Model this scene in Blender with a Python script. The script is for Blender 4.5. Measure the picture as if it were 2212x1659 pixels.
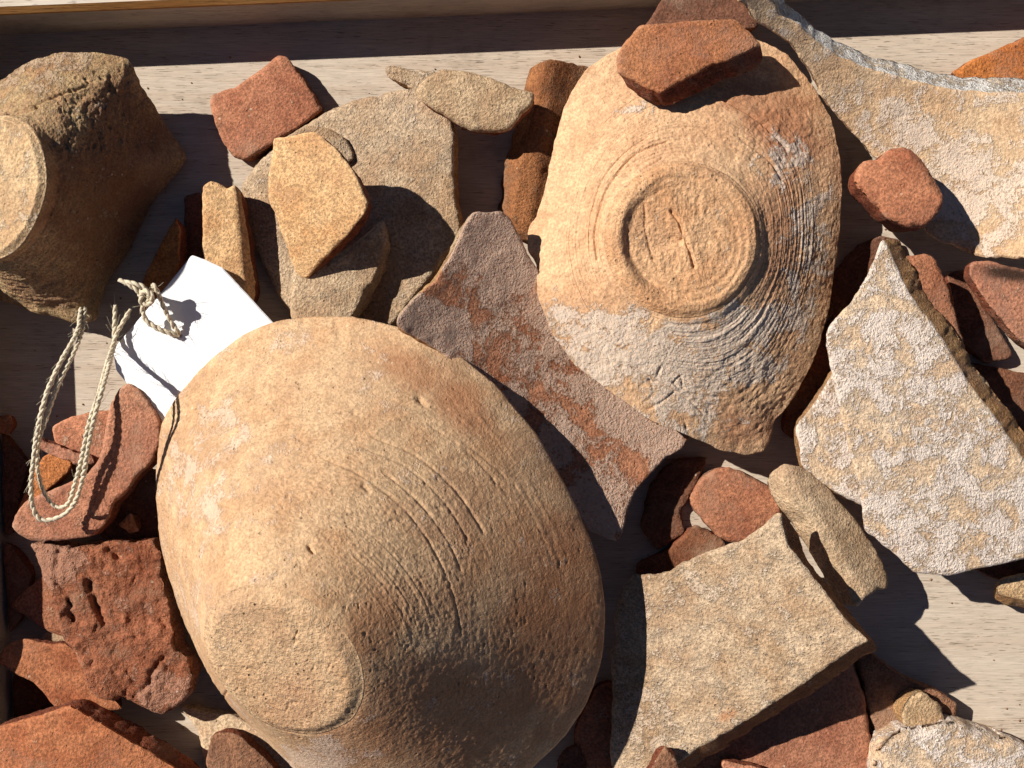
import bpy, math, random
import numpy as np
from mathutils import Vector
from mathutils.geometry import delaunay_2d_cdt

# ---------------------------------------------------------------- camera, sky, sun
S = 0.0002            # metres per design pixel (the picture is 2212 design pixels = 44 cm wide)
D = 2200.0            # camera height in design pixels (44 cm above the tray floor)
CX, CY = 1106.0, 829.5
scn = bpy.context.scene
COL = scn.collection
for o in list(bpy.data.objects): bpy.data.objects.remove(o)

cam = bpy.data.cameras.new('camera'); camo = bpy.data.objects.new('camera', cam); COL.objects.link(camo)
camo.location = (0, 0, D * S); camo.rotation_euler = (0, 0, 0)
cam.sensor_width = 36.0; cam.lens = 36.0 * D / 2212.0
cam.clip_start = 0.01; cam.clip_end = 100.0
scn.camera = camo

EL = math.radians(37.5)
AZ = np.array([0.895, -0.446]); AZ /= np.linalg.norm(AZ)      # direction the light travels over the floor
sun_dir = Vector((-AZ[0] * math.cos(EL), -AZ[1] * math.cos(EL), math.sin(EL)))
w = bpy.data.worlds.new('World'); scn.world = w; w.use_nodes = True
nt = w.node_tree; bgn = nt.nodes['Background']
sky = nt.nodes.new('ShaderNodeTexSky'); sky.sky_type = 'NISHITA'; sky.sun_disc = False
sky.air_density = 0.4; sky.dust_density = 0.0; sky.ozone_density = 0.6
sky.sun_elevation = EL; sky.sun_rotation = math.atan2(sun_dir.x, sun_dir.y)
nt.links.new(sky.outputs[0], bgn.inputs[0]); bgn.inputs[1].default_value = 0.05
sl = bpy.data.lights.new('sun', 'SUN'); sl.energy = 5.0; sl.angle = math.radians(0.53); sl.color = (1.0, 0.945, 0.87)
so = bpy.data.objects.new('sun', sl); COL.objects.link(so)
so.rotation_euler = sun_dir.to_track_quat('Z', 'Y').to_euler()
scn.view_settings.view_transform = 'Standard'; scn.view_settings.look = 'None'
scn.view_settings.exposure = 0.45; scn.view_settings.gamma = 1.0
scn.view_settings.use_curve_mapping = False
scn.render.engine = 'CYCLES'

# ---------------------------------------------------------------- numeric helpers
def h3(ix, iy, iz, seed):
    h = (ix.astype(np.int64) * 374761393 + iy.astype(np.int64) * 668265263 + iz.astype(np.int64) * 2147483647 + seed * 974711) & 0xffffffff
    h = ((h ^ (h >> 13)) * 1274126177) & 0xffffffff
    h = ((h ^ (h >> 16)) * 2246822519) & 0xffffffff
    return ((h ^ (h >> 15)) & 0xffffff) / float(0xffffff)
def vnoise(p, seed=0):
    """smooth value noise in -1..1 for an (n,3) array"""
    i = np.floor(p); f = p - i; f = f * f * f * (f * (f * 6 - 15) + 10)
    r = 0
    for dx in (0, 1):
        for dy in (0, 1):
            for dz in (0, 1):
                wgt = (f[:, 0] if dx else 1 - f[:, 0]) * (f[:, 1] if dy else 1 - f[:, 1]) * (f[:, 2] if dz else 1 - f[:, 2])
                r = r + wgt * h3(i[:, 0] + dx, i[:, 1] + dy, i[:, 2] + dz, seed)
    return r * 2 - 1
def fbm(p, scale, octv=3, seed=0, gain=0.5):
    a, s, t = 1.0, 0.0, 0.0
    q = p / scale
    for k in range(octv):
        s = s + a * vnoise(q + 17.3 * k, seed + k * 7); t += a; a *= gain; q = q * 2.03
    return s / t
def sstep(a, b, x):
    t = np.clip((x - a) / (b - a), 0, 1); return t * t * (3 - 2 * t)
def px_world(x, y, z):
    k = (D - z) / D
    return np.stack([(x - CX) * k * S, -(y - CY) * k * S, z * S + 0 * x], -1)
def world_px(p):
    z = p[..., 2] / S; k = D / (D - z)
    return np.stack([p[..., 0] / S * k + CX, -p[..., 1] / S * k + CY, z], -1)
def seg_dist(P, A, B):
    out = np.full(len(P), 1e9)
    AB = B - A; L2 = (AB ** 2).sum(1) + 1e-9
    for s in range(0, len(P), 2000):
        q = P[s:s + 2000, None, :] - A[None]
        t = np.clip((q * AB[None]).sum(2) / L2[None], 0, 1)
        d = q - t[..., None] * AB[None]
        out[s:s + 2000] = np.sqrt((d ** 2).sum(2).min(1))
    return out
def inside(P, poly):
    x, y = P[:, 0], P[:, 1]; r = np.zeros(len(P), bool)
    for a, b in zip(poly, np.roll(poly, -1, 0)):
        c = (a[1] > y) != (b[1] > y)
        with np.errstate(divide='ignore', invalid='ignore'):
            r ^= c & (x < (b[0] - a[0]) * (y - a[1]) / (b[1] - a[1] + 1e-12) + a[0])
    return r
def resample(poly, step, closed=True):
    out = []
    n = len(poly)
    for i in range(n if closed else n - 1):
        a, b = poly[i], poly[(i + 1) % n]
        m = max(1, int(round(np.linalg.norm(b - a) / step)))
        for k in range(m): out.append(a + (b - a) * k / m)
    if not closed: out.append(poly[-1])
    return np.array(out)
def chaikin(poly, r):
    """cut corners by at most r pixels"""
    out = []
    n = len(poly)
    for i in range(n):
        a, b, c = poly[i - 1], poly[i], poly[(i + 1) % n]
        u, v = a - b, c - b; lu, lv = np.linalg.norm(u), np.linalg.norm(v)
        k1 = min(r, lu * 0.4); k2 = min(r, lv * 0.4)
        p, q = b + u / lu * k1, b + v / lv * k2
        out += [p, 0.25 * p + 0.5 * b + 0.25 * q, q]
    return np.array(out)
def catmull(pts, n=10):
    P = np.array(pts, float); P = np.vstack([2 * P[0] - P[1], P, 2 * P[-1] - P[-2]]); out = []
    for i in range(1, len(P) - 2):
        for t in np.linspace(0, 1, n, endpoint=False):
            a, b, c, d = P[i - 1], P[i], P[i + 1], P[i + 2]
            out.append(0.5 * (2 * b + (c - a) * t + (2 * a - 5 * b + 4 * c - d) * t * t + (3 * b - a - 3 * c + d) * t ** 3))
    out.append(P[-2]); return np.array(out)

def link_mesh(name, V, F, mats, midx=None, parent=None, smooth=True, attrs=None, sharp=None):
    V = np.asarray(V, float)
    org = np.array([V[:, 0].mean(), V[:, 1].mean(), V[:, 2].min()])
    me = bpy.data.meshes.new(name); 
    off = np.array([0., 0., 0.]) if parent is None else np.array(parent.location)
    if parent is None: me.from_pydata((V - org).tolist(), [], [list(map(int, f)) for f in F])
    else: me.from_pydata((V - off).tolist(), [], [list(map(int, f)) for f in F])
    for m in (mats if isinstance(mats, (list, tuple)) else [mats]): me.materials.append(m)
    if midx is not None: me.polygons.foreach_set('material_index', np.asarray(midx, np.int32))
    me.polygons.foreach_set('use_smooth', np.full(len(me.polygons), smooth))
    for k, v in (attrs or {}).items():
        at = me.attributes.new(k, 'FLOAT', 'POINT'); at.data.foreach_set('value', np.asarray(v, np.float32))
    me.update()
    o = bpy.data.objects.new(name, me); COL.objects.link(o)
    if parent is None: o.location = org
    else: o.parent = parent
    return o
def tag(o, label, cat, group=None, kind=None):
    if label: o['label'] = label
    if cat: o['category'] = cat
    if group: o['group'] = group
    if kind: o['kind'] = kind
    return o
def empty(name, loc):
    o = bpy.data.objects.new(name, None); COL.objects.link(o); o.location = loc; o.empty_display_size = 0.01
    return o

# ---------------------------------------------------------------- materials
def srgb(r, g, b):
    f = lambda c: (c / 255 / 12.92) if c <= 10 else ((c / 255 + 0.055) / 1.055) ** 2.4
    return (f(r), f(g), f(b), 1)
class NT:
    def __init__(s, name):
        s.m = bpy.data.materials.new(name); s.m.use_nodes = True; s.t = s.m.node_tree
        s.b = s.t.nodes['Principled BSDF']
    def n(s, typ, **kw):
        x = s.t.nodes.new(typ)
        for k, v in kw.items(): setattr(x, k, v)
        return x
    def l(s, a, b): s.t.links.new(a, b)
    def coords(s, scale=(1, 1, 1)):
        tc = s.n('ShaderNodeTexCoord'); oi = s.n('ShaderNodeObjectInfo')
        mp = s.n('ShaderNodeMapping'); mp.inputs['Scale'].default_value = tuple(c / S for c in scale)
        s.l(tc.outputs['Object'], mp.inputs['Vector'])
        mu = s.n('ShaderNodeMath', operation='MULTIPLY'); mu.inputs[1].default_value = 3000; s.l(oi.outputs['Random'], mu.inputs[0])
        ad = s.n('ShaderNodeVectorMath', operation='ADD'); s.l(mp.outputs[0], ad.inputs[0]); s.l(mu.outputs[0], ad.inputs[1])
        return ad.outputs[0]
    def noise(s, vec, size, detail=3, rough=0.55, dist=0.0):
        x = s.n('ShaderNodeTexNoise'); x.inputs['Scale'].default_value = 1.0 / size
        x.inputs['Detail'].default_value = detail; x.inputs['Roughness'].default_value = rough; x.inputs['Distortion'].default_value = dist
        s.l(vec, x.inputs['Vector']); return x.outputs[0]
    def ramp(s, fac, a, b, va=0.0, vb=1.0):
        x = s.n('ShaderNodeMapRange', interpolation_type='SMOOTHSTEP'); x.inputs[1].default_value = a; x.inputs[2].default_value = b
        x.inputs[3].default_value = va; x.inputs[4].default_value = vb; s.l(fac, x.inputs[0]); return x.outputs[0]
    def math(s, op, a, b=None):
        x = s.n('ShaderNodeMath', operation=op)
        for i, v in enumerate((a, b)):
            if v is None: continue
            if isinstance(v, (int, float)): x.inputs[i].default_value = v
            else: s.l(v, x.inputs[i])
        return x.outputs[0]
    def mix(s, fac, a, b):
        x = s.n('ShaderNodeMix', data_type='RGBA')
        if isinstance(fac, (int, float)): x.inputs[0].default_value = fac
        else: s.l(fac, x.inputs[0])
        for i, v in ((6, a), (7, b)):
            if isinstance(v, tuple): x.inputs[i].default_value = v
            else: s.l(v, x.inputs[i])
        return x.outputs[2]
    def attr(s, name):
        x = s.n('ShaderNodeAttribute'); x.attribute_name = name; return x.outputs['Fac']
    def bump(s, height, dist, strength=1.0, normal=None):
        x = s.n('ShaderNodeBump'); x.inputs['Distance'].default_value = dist * S; x.inputs['Strength'].default_value = strength
        s.l(height, x.inputs['Height'])
        if normal is not None: s.l(normal, x.inputs['Normal'])
        return x.outputs[0]

def ceramic(name, base, base2, white=None, wamt=0.0, wthr=0.55, red=None, grain=1.0, pits=0.3, streak=False, wsize=34, dark=None, vary=0.0, speck=1.0):
    k = NT(name); v = k.coords()
    c = k.mix(k.ramp(k.noise(v, 75, 4, 0.6), 0.38, 0.66), base, base2)
    fine = k.noise(v, 5.5, 3, 0.7)
    c2 = k.n('ShaderNodeHueSaturation'); k.l(c, c2.inputs['Color'])
    k.l(k.ramp(fine, 0.30, 0.70, 1 - 0.36 * speck, 1 + 0.28 * speck), c2.inputs['Value']); c = c2.outputs[0]
    mid = k.noise(v, 22, 4, 0.65)
    c3 = k.n('ShaderNodeHueSaturation'); k.l(c, c3.inputs['Color']); k.l(k.ramp(mid, 0.3, 0.7, 0.86, 1.13), c3.inputs['Value']); c = c3.outputs[0]
    du = k.ramp(k.noise(v, 150, 5, 0.65), 0.5, 0.72, 0.0, 0.38)
    c = k.mix(du, c, alb(206, 170, 136))
    geo = k.n('ShaderNodeNewGeometry')
    wear = k.math('MULTIPLY', k.ramp(geo.outputs['Pointiness'], 0.53, 0.62, 0.0, 0.45), k.ramp(k.noise(v, 20, 4), 0.4, 0.6))
    c = k.mix(wear, c, alb(216, 184, 150))
    if vary:
        oi = k.n('ShaderNodeObjectInfo'); hv = k.n('ShaderNodeHueSaturation'); k.l(c, hv.inputs['Color'])
        k.l(k.ramp(oi.outputs['Random'], 0, 1, 1 - 0.10 * vary, 1 + 0.12 * vary), hv.inputs['Value'])
        fr = k.math('FRACT', k.math('MULTIPLY', oi.outputs['Random'], 17.3))
        k.l(k.ramp(k.math('FRACT', k.math('MULTIPLY', fr, 7.7)), 0, 1, 1 - 0.06 * vary, 1 + 0.08 * vary), hv.inputs['Saturation'])
        c = hv.outputs[0]
    if red: c = k.mix(k.attr('red'), c, red)
    if dark: c = k.mix(k.attr('dark'), c, dark)
    hgt = k.math('MULTIPLY', fine, 1.0)
    if white:
        wn = k.math('ADD', k.noise(v, wsize, 6, 0.68, 0.4), k.math('MULTIPLY', k.attr('white'), 0.5))
        wm = k.math('MULTIPLY', k.ramp(k.math('ADD', wn, k.math('MULTIPLY', k.math('SUBTRACT', fine, 0.5), 0.35)), wthr - 0.01, wthr + 0.08), k.ramp(k.noise(v, 7, 2), 0.25, 0.55, 0.55, 1.0))
        wm = k.math('MULTIPLY', wm, wamt)
        c = k.mix(wm, c, white)
        hgt = k.math('ADD', hgt, k.math('MULTIPLY', wm, k.math('MULTIPLY', k.noise(v, 4.5, 2, 0.8), 1.3)))
    # grit and pits
    pv = k.n('ShaderNodeTexVoronoi'); pv.inputs['Scale'].default_value = 1 / 17.0; k.l(v, pv.inputs['Vector'])
    pn = k.noise(v, 40, 2)
    pm = k.math('MULTIPLY', k.ramp(pv.outputs['Distance'], 0.17, 0.09), k.ramp(pn, 0.5, 0.58))
    pm = k.math('MULTIPLY', pm, pits)
    c = k.mix(pm, c, tuple(x * 0.35 for x in base[:3]) + (1,))
    gv = k.n('ShaderNodeTexVoronoi'); gv.inputs['Scale'].default_value = 1 / 26.0; k.l(v, gv.inputs['Vector'])
    gm = k.math('MULTIPLY', k.ramp(gv.outputs['Distance'], 0.12, 0.07), k.ramp(k.noise(v, 31, 2), 0.52, 0.6))
    c = k.mix(k.math('MULTIPLY', gm, 0.5), c, srgb(225, 205, 180))
    hgt = k.math('SUBTRACT', hgt, k.math('MULTIPLY', pm, 2.0))
    k.l(c, k.b.inputs['Base Color'])
    k.b.inputs['Roughness'].default_value = 0.92; k.b.inputs['Specular IOR Level'].default_value = 0.18
    n1 = k.bump(k.noise(v, 15, 3, 0.65), 3.4 * grain, 0.6)
    n2 = k.bump(hgt, 3.2 * grain, 0.95, n1)
    k.l(n2, k.b.inputs['Normal'])
    return k.m

def alb(r, g, b, f=1.0):       # colour a sunlit piece shows in the picture -> albedo
    c = srgb(r, g, b); q = 0.80 * f
    return (min(c[0] * q, .85), min(c[1] * q * 1.03, .85), min(c[2] * q * 1.1, .85), 1)

WHITE = alb(238, 222, 205)
M = {}
M['terracotta'] = ceramic('terracotta', alb(186, 122, 86), alb(164, 99, 68), alb(214, 172, 136), 0.55, 0.62, vary=1.0)
M['terracotta_dusty'] = ceramic('terracotta_dusty', alb(194, 130, 96), alb(172, 108, 80), alb(205, 170, 140), 0.6, 0.58, dark=alb(70, 48, 36), vary=1.0)
M['red_crude'] = ceramic('red_crude', alb(176, 114, 84), alb(152, 92, 66), alb(196, 150, 122), 0.55, 0.57, grain=2.0, pits=0.6, vary=1.0)
M['orange'] = ceramic('orange', alb(230, 184, 130), alb(216, 162, 108), WHITE, 0.6, 0.72)
M['orange_deep'] = ceramic('orange_deep', alb(192, 124, 78), alb(174, 102, 62), WHITE, 0.3, 0.72, grain=1.3, vary=1.0)
M['olive'] = ceramic('olive_buff', alb(210, 180, 144), alb(188, 152, 114), alb(228, 204, 176), 0.5, 0.56, red=alb(196, 122, 70), grain=2.0, pits=0.35)
M['tan'] = ceramic('tan_buff', alb(216, 182, 140), alb(194, 156, 114), alb(230, 206, 168), 0.5, 0.6, grain=1.6, vary=1.0)
M['pale'] = ceramic('pale_slip', alb(238, 206, 168), alb(230, 192, 150), alb(246, 228, 210), 0.8, 0.45, grain=1.5, pits=0.15, wsize=55)
M['plate'] = ceramic('plate_slip', alb(234, 196, 152), alb(226, 182, 136), alb(246, 226, 204), 0.6, 0.53, grain=0.95, pits=0.15, wsize=60, speck=0.7)
M['greyslip'] = ceramic('grey_slip_over_orange', alb(194, 132, 96), alb(178, 110, 74), alb(214, 184, 158), 0.78, 0.47, wsize=75, grain=1.5)
M['brown'] = ceramic('brown', alb(160, 110, 76), alb(126, 82, 56), alb(180, 150, 120), 0.5, 0.6, grain=1.8, vary=1.0)
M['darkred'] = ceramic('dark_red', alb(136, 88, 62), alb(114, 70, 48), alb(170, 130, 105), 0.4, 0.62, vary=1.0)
M['beige'] = ceramic('beige', alb(222, 190, 150), alb(212, 172, 132), WHITE, 0.6, 0.62, grain=0.8)
M['break_red'] = ceramic('broken_edge_red', alb(150, 84, 56), alb(120, 64, 44), alb(180, 130, 100), 0.4, 0.6, grain=2.4, pits=0.6)
M['break_buff'] = ceramic('broken_edge_buff', alb(196, 150, 100), alb(166, 118, 76), alb(220, 196, 160), 0.6, 0.58, grain=2.4, pits=0.5)
M['break_white'] = ceramic('broken_edge_limed', alb(226, 206, 178), alb(206, 180, 150), alb(246, 238, 224), 0.95, 0.42, grain=2.2, pits=0.8)
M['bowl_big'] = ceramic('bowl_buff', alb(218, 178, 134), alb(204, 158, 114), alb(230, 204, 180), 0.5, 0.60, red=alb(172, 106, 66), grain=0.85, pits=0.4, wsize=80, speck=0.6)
M['bowl_foot'] = ceramic('bowl_foot_buff', alb(218, 178, 134), alb(206, 162, 118), alb(230, 204, 176), 0.4, 0.62, red=alb(176, 108, 66), grain=1.4, pits=0.8, speck=0.65)
M['bowl_right'] = ceramic('bowl_orange_buff', alb(230, 184, 138), alb(222, 170, 124), alb(226, 208, 186), 0.72, 0.68, red=alb(176, 104, 66), grain=0.9, pits=0.2, wsize=45, speck=0.6)
M['bowl_right_foot'] = ceramic('bowl_foot_orange', alb(228, 178, 130), alb(214, 158, 110), alb(228, 206, 176), 0.5, 0.62, grain=1.4, pits=0.5, speck=0.7)
M['pot_left'] = ceramic('pot_grey_brown', alb(196, 162, 116), alb(176, 132, 92), alb(206, 180, 150), 0.5, 0.6, red=alb(128, 84, 58), grain=1.8, pits=0.4)
M['pot_left_foot'] = ceramic('pot_foot_buff', alb(222, 186, 140), alb(206, 164, 116), alb(236, 212, 180), 0.6, 0.55, grain=1.4, pits=0.4)

def wood(name, c1, c2, dark):
    k = NT(name); v = k.coords((1 / 60.0, 1 / 3.2, 1 / 3.2)); v2 = k.coords((1 / 420.0, 1 / 34.0, 1 / 34.0)); v3 = k.coords((1 / 38.0, 1 / 2.4, 1 / 2.4)); v4 = k.coords()
    g = k.noise(v, 1.0, 4, 0.65); big = k.noise(v2, 1.0, 4, 0.6, 0.5)
    c = k.mix(k.ramp(big, 0.35, 0.68), c1, c2)
    hs = k.n('ShaderNodeHueSaturation'); k.l(c, hs.inputs['Color']); k.l(k.ramp(g, 0.3, 0.7, 0.84, 1.09), hs.inputs['Value']); c = hs.outputs[0]
    pores = k.math('MULTIPLY', k.ramp(k.noise(v3, 1.0, 2), 0.60, 0.72), k.ramp(big, 0.35, 0.6, 0.25, 0.9))
    c = k.mix(k.math('MULTIPLY', pores, 0.6), c, dark)
    stain = k.ramp(k.noise(v4, 120, 4, 0.65), 0.56, 0.74)
    c = k.mix(k.math('MULTIPLY', stain, 0.3), c, dark)
    k.l(c, k.b.inputs['Base Color']); k.b.inputs['Roughness'].default_value = 0.82; k.b.inputs['Specular IOR Level'].default_value = 0.2
    hh = k.math('SUBTRACT', k.math('MULTIPLY', g, 0.5), k.math('MULTIPLY', pores, 1.0))
    k.l(k.bump(hh, 1.8, 0.8), k.b.inputs['Normal'])
    return k.m
M['plywood'] = wood('plywood', alb(216, 197, 172), alb(206, 184, 158), alb(110, 86, 68))
M['rail_wood'] = wood('pine_rail', alb(238, 224, 202), alb(228, 208, 182), alb(150, 108, 66))
M['rail_edge'] = wood('pine_rail_edge', alb(206, 150, 84), alb(190, 128, 66), alb(130, 84, 46))
k = NT('earth'); v = k.coords(); k.l(k.mix(k.noise(v, 300, 5), alb(150, 128, 104), alb(118, 98, 78)), k.b.inputs['Base Color']); k.b.inputs['Roughness'].default_value = 1
k.l(k.bump(k.noise(v, 60, 5), 20), k.b.inputs['Normal']); M['earth'] = k.m
k = NT('white_card'); v = k.coords()
c = k.mix(k.ramp(k.noise(v, 50, 5, 0.7), 0.62, 0.72, 0, 0.35), (.86, .86, .87, 1), (.74, .64, .56, 1)); k.l(c, k.b.inputs['Base Color'])
k.b.inputs['Roughness'].default_value = 0.7; k.l(k.bump(k.noise(v, 5, 2), 0.5), k.b.inputs['Normal']); M['card'] = k.m
k = NT('jute'); v = k.coords(); c = k.mix(k.noise(v, 5, 3), alb(250, 236, 206), alb(206, 184, 144)); k.l(c, k.b.inputs['Base Color'])
k.b.inputs['Roughness'].default_value = 0.95; k.l(k.bump(k.noise(v, 2.2, 3), 1.2), k.b.inputs['Normal']); M['jute'] = k.m

# ---------------------------------------------------------------- wooden tray
def box(name, x0, x1, y0, y1, z0, z1, mat, parent, rot=0.0, top_mat=None, b=2.0):
    """box in design pixels on the floor plane (y as in the picture)"""
    c, s = math.cos(rot), math.sin(rot)
    V, F, mi = [], [], []
    def ring(i, z): return [(x0 + i, y0 + i, z), (x1 - i, y0 + i, z), (x1 - i, y1 - i, z), (x0 + i, y1 - i, z)]
    for i, z in ((0, z0), (0, z1 - b), (b, z1)): V += ring(i, z)
    for r in range(2):
        for q in range(4): F.append((r * 4 + q, r * 4 + (q + 1) % 4, r * 4 + 4 + (q + 1) % 4, r * 4 + 4 + q)); mi.append(0)
    F.append((8, 9, 10, 11)); mi.append(1 if top_mat else 0); F.append((3, 2, 1, 0)); mi.append(0)
    P = np.array(V, float); X = (P[:, 0] - CX); Y = -(P[:, 1] - CY)
    W = np.stack([(X * c - Y * s) * S, (X * s + Y * c) * S, P[:, 2] * S], 1)
    return link_mesh(name, W, F, [mat, top_mat] if top_mat else [mat], mi, parent, smooth=False)
ground = link_mesh('ground', [(-30, -30, -0.012), (30, -30, -0.012), (30, 30, -0.012), (-30, 30, -0.012)], [(0, 1, 2, 3)], M['earth'], smooth=False)
tag(ground, None, None, kind='structure')
tray = tag(empty('wooden_tray', (0, 0, -0.008)), 'pale plywood tray with a raised pine rail that the potsherds lie in', 'tray')
ROT = math.radians(2.4)
box('bottom_panel', -320, 2640, -80, 2020, -40, 0, M['plywood'], tray, ROT)
RH = 136
# side walls with a pine strip along their top
def wall(x0, x1, y0, y1, h):
    box('side_wall', x0, x1, y0, y1, -38, h - 18, M['plywood'], tray, ROT)
    box('rail', x0 - 3, x1 + 3, y0 - 3, y1 + 3, h - 18, h, M['rail_edge'], tray, ROT, M['rail_wood'], 11)
wall(-90, 2720, -130, 30, RH)
wall(-90, 2720, 2020, 2110, RH)
wall(-90, 0, 37, 2013, 150)
wall(2640, 2720, 37, 2013, RH - 2)

# ---------------------------------------------------------------- flat sherds
NS = [0]
def sherd(name, label, outline, z, mat, edge=None, thick=36, grad=(0, 0), curv=None, slant=(0, 0), jag=2.2, bevel=5, rough=1.5,
          rsize=40, corner=7, g=8.0, side_rough=3.0, crude=0.0, ridge=None, group=None, cat='sherd', blobs=None, parent=None, hole=None, gouges=()):
    """A broken piece of pot.  outline: design pixels of its upper face; z: height of that face at the outline's centre;
    grad: rise per pixel to the right / down the picture; curv=(angle, k_along, k_across): bending (per 100 px)."""
    NS[0] += 1; seed = NS[0] * 13
    P0 = np.array(outline, float); cen = P0.mean(0)
    if curv is None and parent is None: curv = ((seed * 47) % 180, -0.012, -0.045)
    B = resample(chaikin(P0, corner), 4.5)
    T = np.roll(B, -1, 0) - np.roll(B, 1, 0); T /= np.linalg.norm(T, axis=1)[:, None] + 1e-9
    A2 = (B[:, 0] * np.roll(B[:, 1], -1) - np.roll(B[:, 0], -1) * B[:, 1]).sum()
    N = np.stack([T[:, 1], -T[:, 0]], 1) * (1 if A2 > 0 else -1)      # outward
    q = np.column_stack([B, np.full(len(B), seed * 3.7)])
    B = B + N * (jag * (fbm(q, 48, 4, seed, 0.6) * 1.9 + 0.5 * fbm(q, 9, 2, seed + 5) - 0.8 * sstep(0.35, 0.65, fbm(q, 24, 2, seed + 6))))[:, None]
    A, Bn = B, np.roll(B, -1, 0)
    rng = np.random.RandomState(seed)
    mn, mx = B.min(0), B.max(0)
    gx, gy = np.meshgrid(np.arange(mn[0], mx[0], g), np.arange(mn[1], mx[1], g * 0.87))
    gx = gx + (np.arange(gx.shape[0]) % 2)[:, None] * g * 0.5
    G = np.column_stack([gx.ravel(), gy.ravel()]) + rng.uniform(-0.2, 0.2, (gx.size, 2)) * g
    G = G[inside(G, B)]; G = G[seg_dist(G, A, Bn) > g * 0.75]
    ins = []
    for dd in (bevel * 0.35, bevel * 0.9, bevel * 1.6):
        I = B - N * dd; I = I[::1 if dd < 4 else 2]; I = I[inside(I, B)]; I = I[seg_dist(I, A, Bn) > dd * 0.8]; ins.append(I)
    pts = np.vstack([B] + ins + [G]); m = len(B)
    loops = [(i, (i + 1) % m) for i in range(m)]
    ov, oe, of, oov, _, _ = delaunay_2d_cdt([Vector(p) for p in pts.tolist()], loops, [], 1, 1e-4)
    XY = np.array([tuple(v) for v in ov]); mp = {}
    for j, l in enumerate(oov):
        for i in l: mp[i] = j
    loop = [mp[i] for i in range(m)]
    if hole is not None:
        H = np.array(hole, float); cf = np.array([XY[list(f)].mean(0) for f in of]); keep = ~inside(cf, H); of = [f for f, kq in zip(of, keep) if kq]
    d = seg_dist(XY, A, Bn)
    def height(xy):
        r = xy - cen; zz = z + grad[0] * r[:, 0] + grad[1] * r[:, 1]
        if curv:
            ca, sa = math.cos(math.radians(curv[0])), math.sin(math.radians(curv[0]))
            u = r[:, 0] * ca + r[:, 1] * sa; vv = -r[:, 0] * sa + r[:, 1] * ca
            zz = zz + curv[1] * u * u / 100 + curv[2] * vv * vv / 100
        if ridge is not None:      # (x0,y0,x1,y1, drop): upper face falls away on the right of this line
            x0, y0, x1, y1, dr = ridge
            L = math.hypot(x1 - x0, y1 - y0); side = ((xy[:, 0] - x0) * (y1 - y0) - (xy[:, 1] - y0) * (x1 - x0)) / L
            zz = zz - dr * np.clip(-side, 0, None)
        return zz
    ztop = height(XY)
    p3 = np.column_stack([XY, np.full(len(XY), seed * 2.1)])
    bl_ = bevel * np.clip(1 + 1.1 * fbm(p3, 33, 3, seed + 2), 0.35, 2.2) if jag > 0.5 else np.full(len(XY), bevel)
    dc = np.minimum(d, bl_); rnd = bl_ - np.sqrt(np.maximum(bl_ ** 2 - (bl_ - dc) ** 2, 0))
    nz = rough * (fbm(p3, rsize, 3, seed + 3)) + rough * 0.45 * fbm(p3, 11, 2, seed + 4)
    if crude:
        c1 = fbm(p3, 70, 4, seed + 21, 0.6); ps = np.column_stack([p3[:, 0] * 1.0 + p3[:, 1] * 0.35, p3[:, 1] * 0.45 - p3[:, 0] * .1, p3[:, 2]]); nz = nz + crude * (1.1 * c1 - 0.7 * np.abs(fbm(p3, 36, 4, seed + 22, .6)) - 0.45 * sstep(0.4, 0.7, fbm(ps, 19, 2, seed + 23)))
    for gp, gw, gd in gouges: nz = nz + groove(p3, gp, gw, gd) * (0.7 + 0.5 * fbm(p3, 12, 2, seed + 33))
    ztop = ztop - rnd + nz
    Wt = px_world(XY[:, 0], XY[:, 1], ztop)
    # average normal of the upper face
    e = 4.0; hz = height(np.array([cen, cen + [e, 0], cen + [0, e]])); nrm = np.array([-(hz[1] - hz[0]) / e, (hz[2] - hz[0]) / e, 1.0]); nrm /= np.linalg.norm(nrm)
    V = [Wt]; F = []; mi = []
    for f in of:
        a, b, c = Wt[f[0]], Wt[f[1]], Wt[f[2]]
        f = list(f) if np.cross(b - a, c - a)[2] > 0 else list(f)[::-1]
        F.append(f); mi.append(0)
    base = len(Wt); K = 5
    top = Wt[loop]; bot = top - nrm * thick * S + np.array([slant[0], -slant[1], 0]) * S
    if jag > 0.5:
        kk = 7; Bs = sum(np.roll(B, j_, 0) for j_ in range(-kk, kk + 1)) / (2 * kk + 1) - B
        qb = np.column_stack([B, np.full(m, seed * 5.5)]); Bs = Bs * 0.8 + N * (jag * 1.6 * fbm(qb, 26, 3, seed + 51))[:, None]
        bot = bot + np.column_stack([Bs[:, 0], -Bs[:, 1], 0.35 * thick * fbm(qb, 40, 3, seed + 52) * (0.5 if thick < 40 else 0.8)]) * S
        bot[:, 2] = np.maximum(bot[:, 2], 0.0002)
    NW = np.column_stack([N[:, 0], -N[:, 1], np.zeros(m)])
    for j in range(K + 1):
        t = j / K
        R = top * (1 - t) + bot * t
        if j:
            qq = R / S
            amp = side_rough * (1.0 if j < K else 0.4)
            R = R + NW * ((fbm(qq, 15, 3, seed + 9) - 0.25 - (1.2 if j == K else 0)) * amp * S)[:, None]
            if j < K: R = R + NW * (math.sin(math.pi * t) * 2.0 * S)
        V.append(R)
    ccw = A2 < 0     # picture y points down
    for j in range(K):
        for i in range(m):
            a = base + j * m + i; b = base + j * m + (i + 1) % m
            f = [a, a + m, b + m, b]
            F.append(f if ccw else f[::-1]); mi.append(1)
    bo = base + K * m
    bv, be, bf, bov, _, _ = delaunay_2d_cdt([Vector(p) for p in B.tolist()], loops, [], 1, 1e-4)
    inv = {}
    for j, l in enumerate(bov):
        if l: inv[j] = l[0]
    for f in bf:
        if all(i in inv for i in f):
            F.append([bo + inv[i] for i in f]); mi.append(1)
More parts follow.
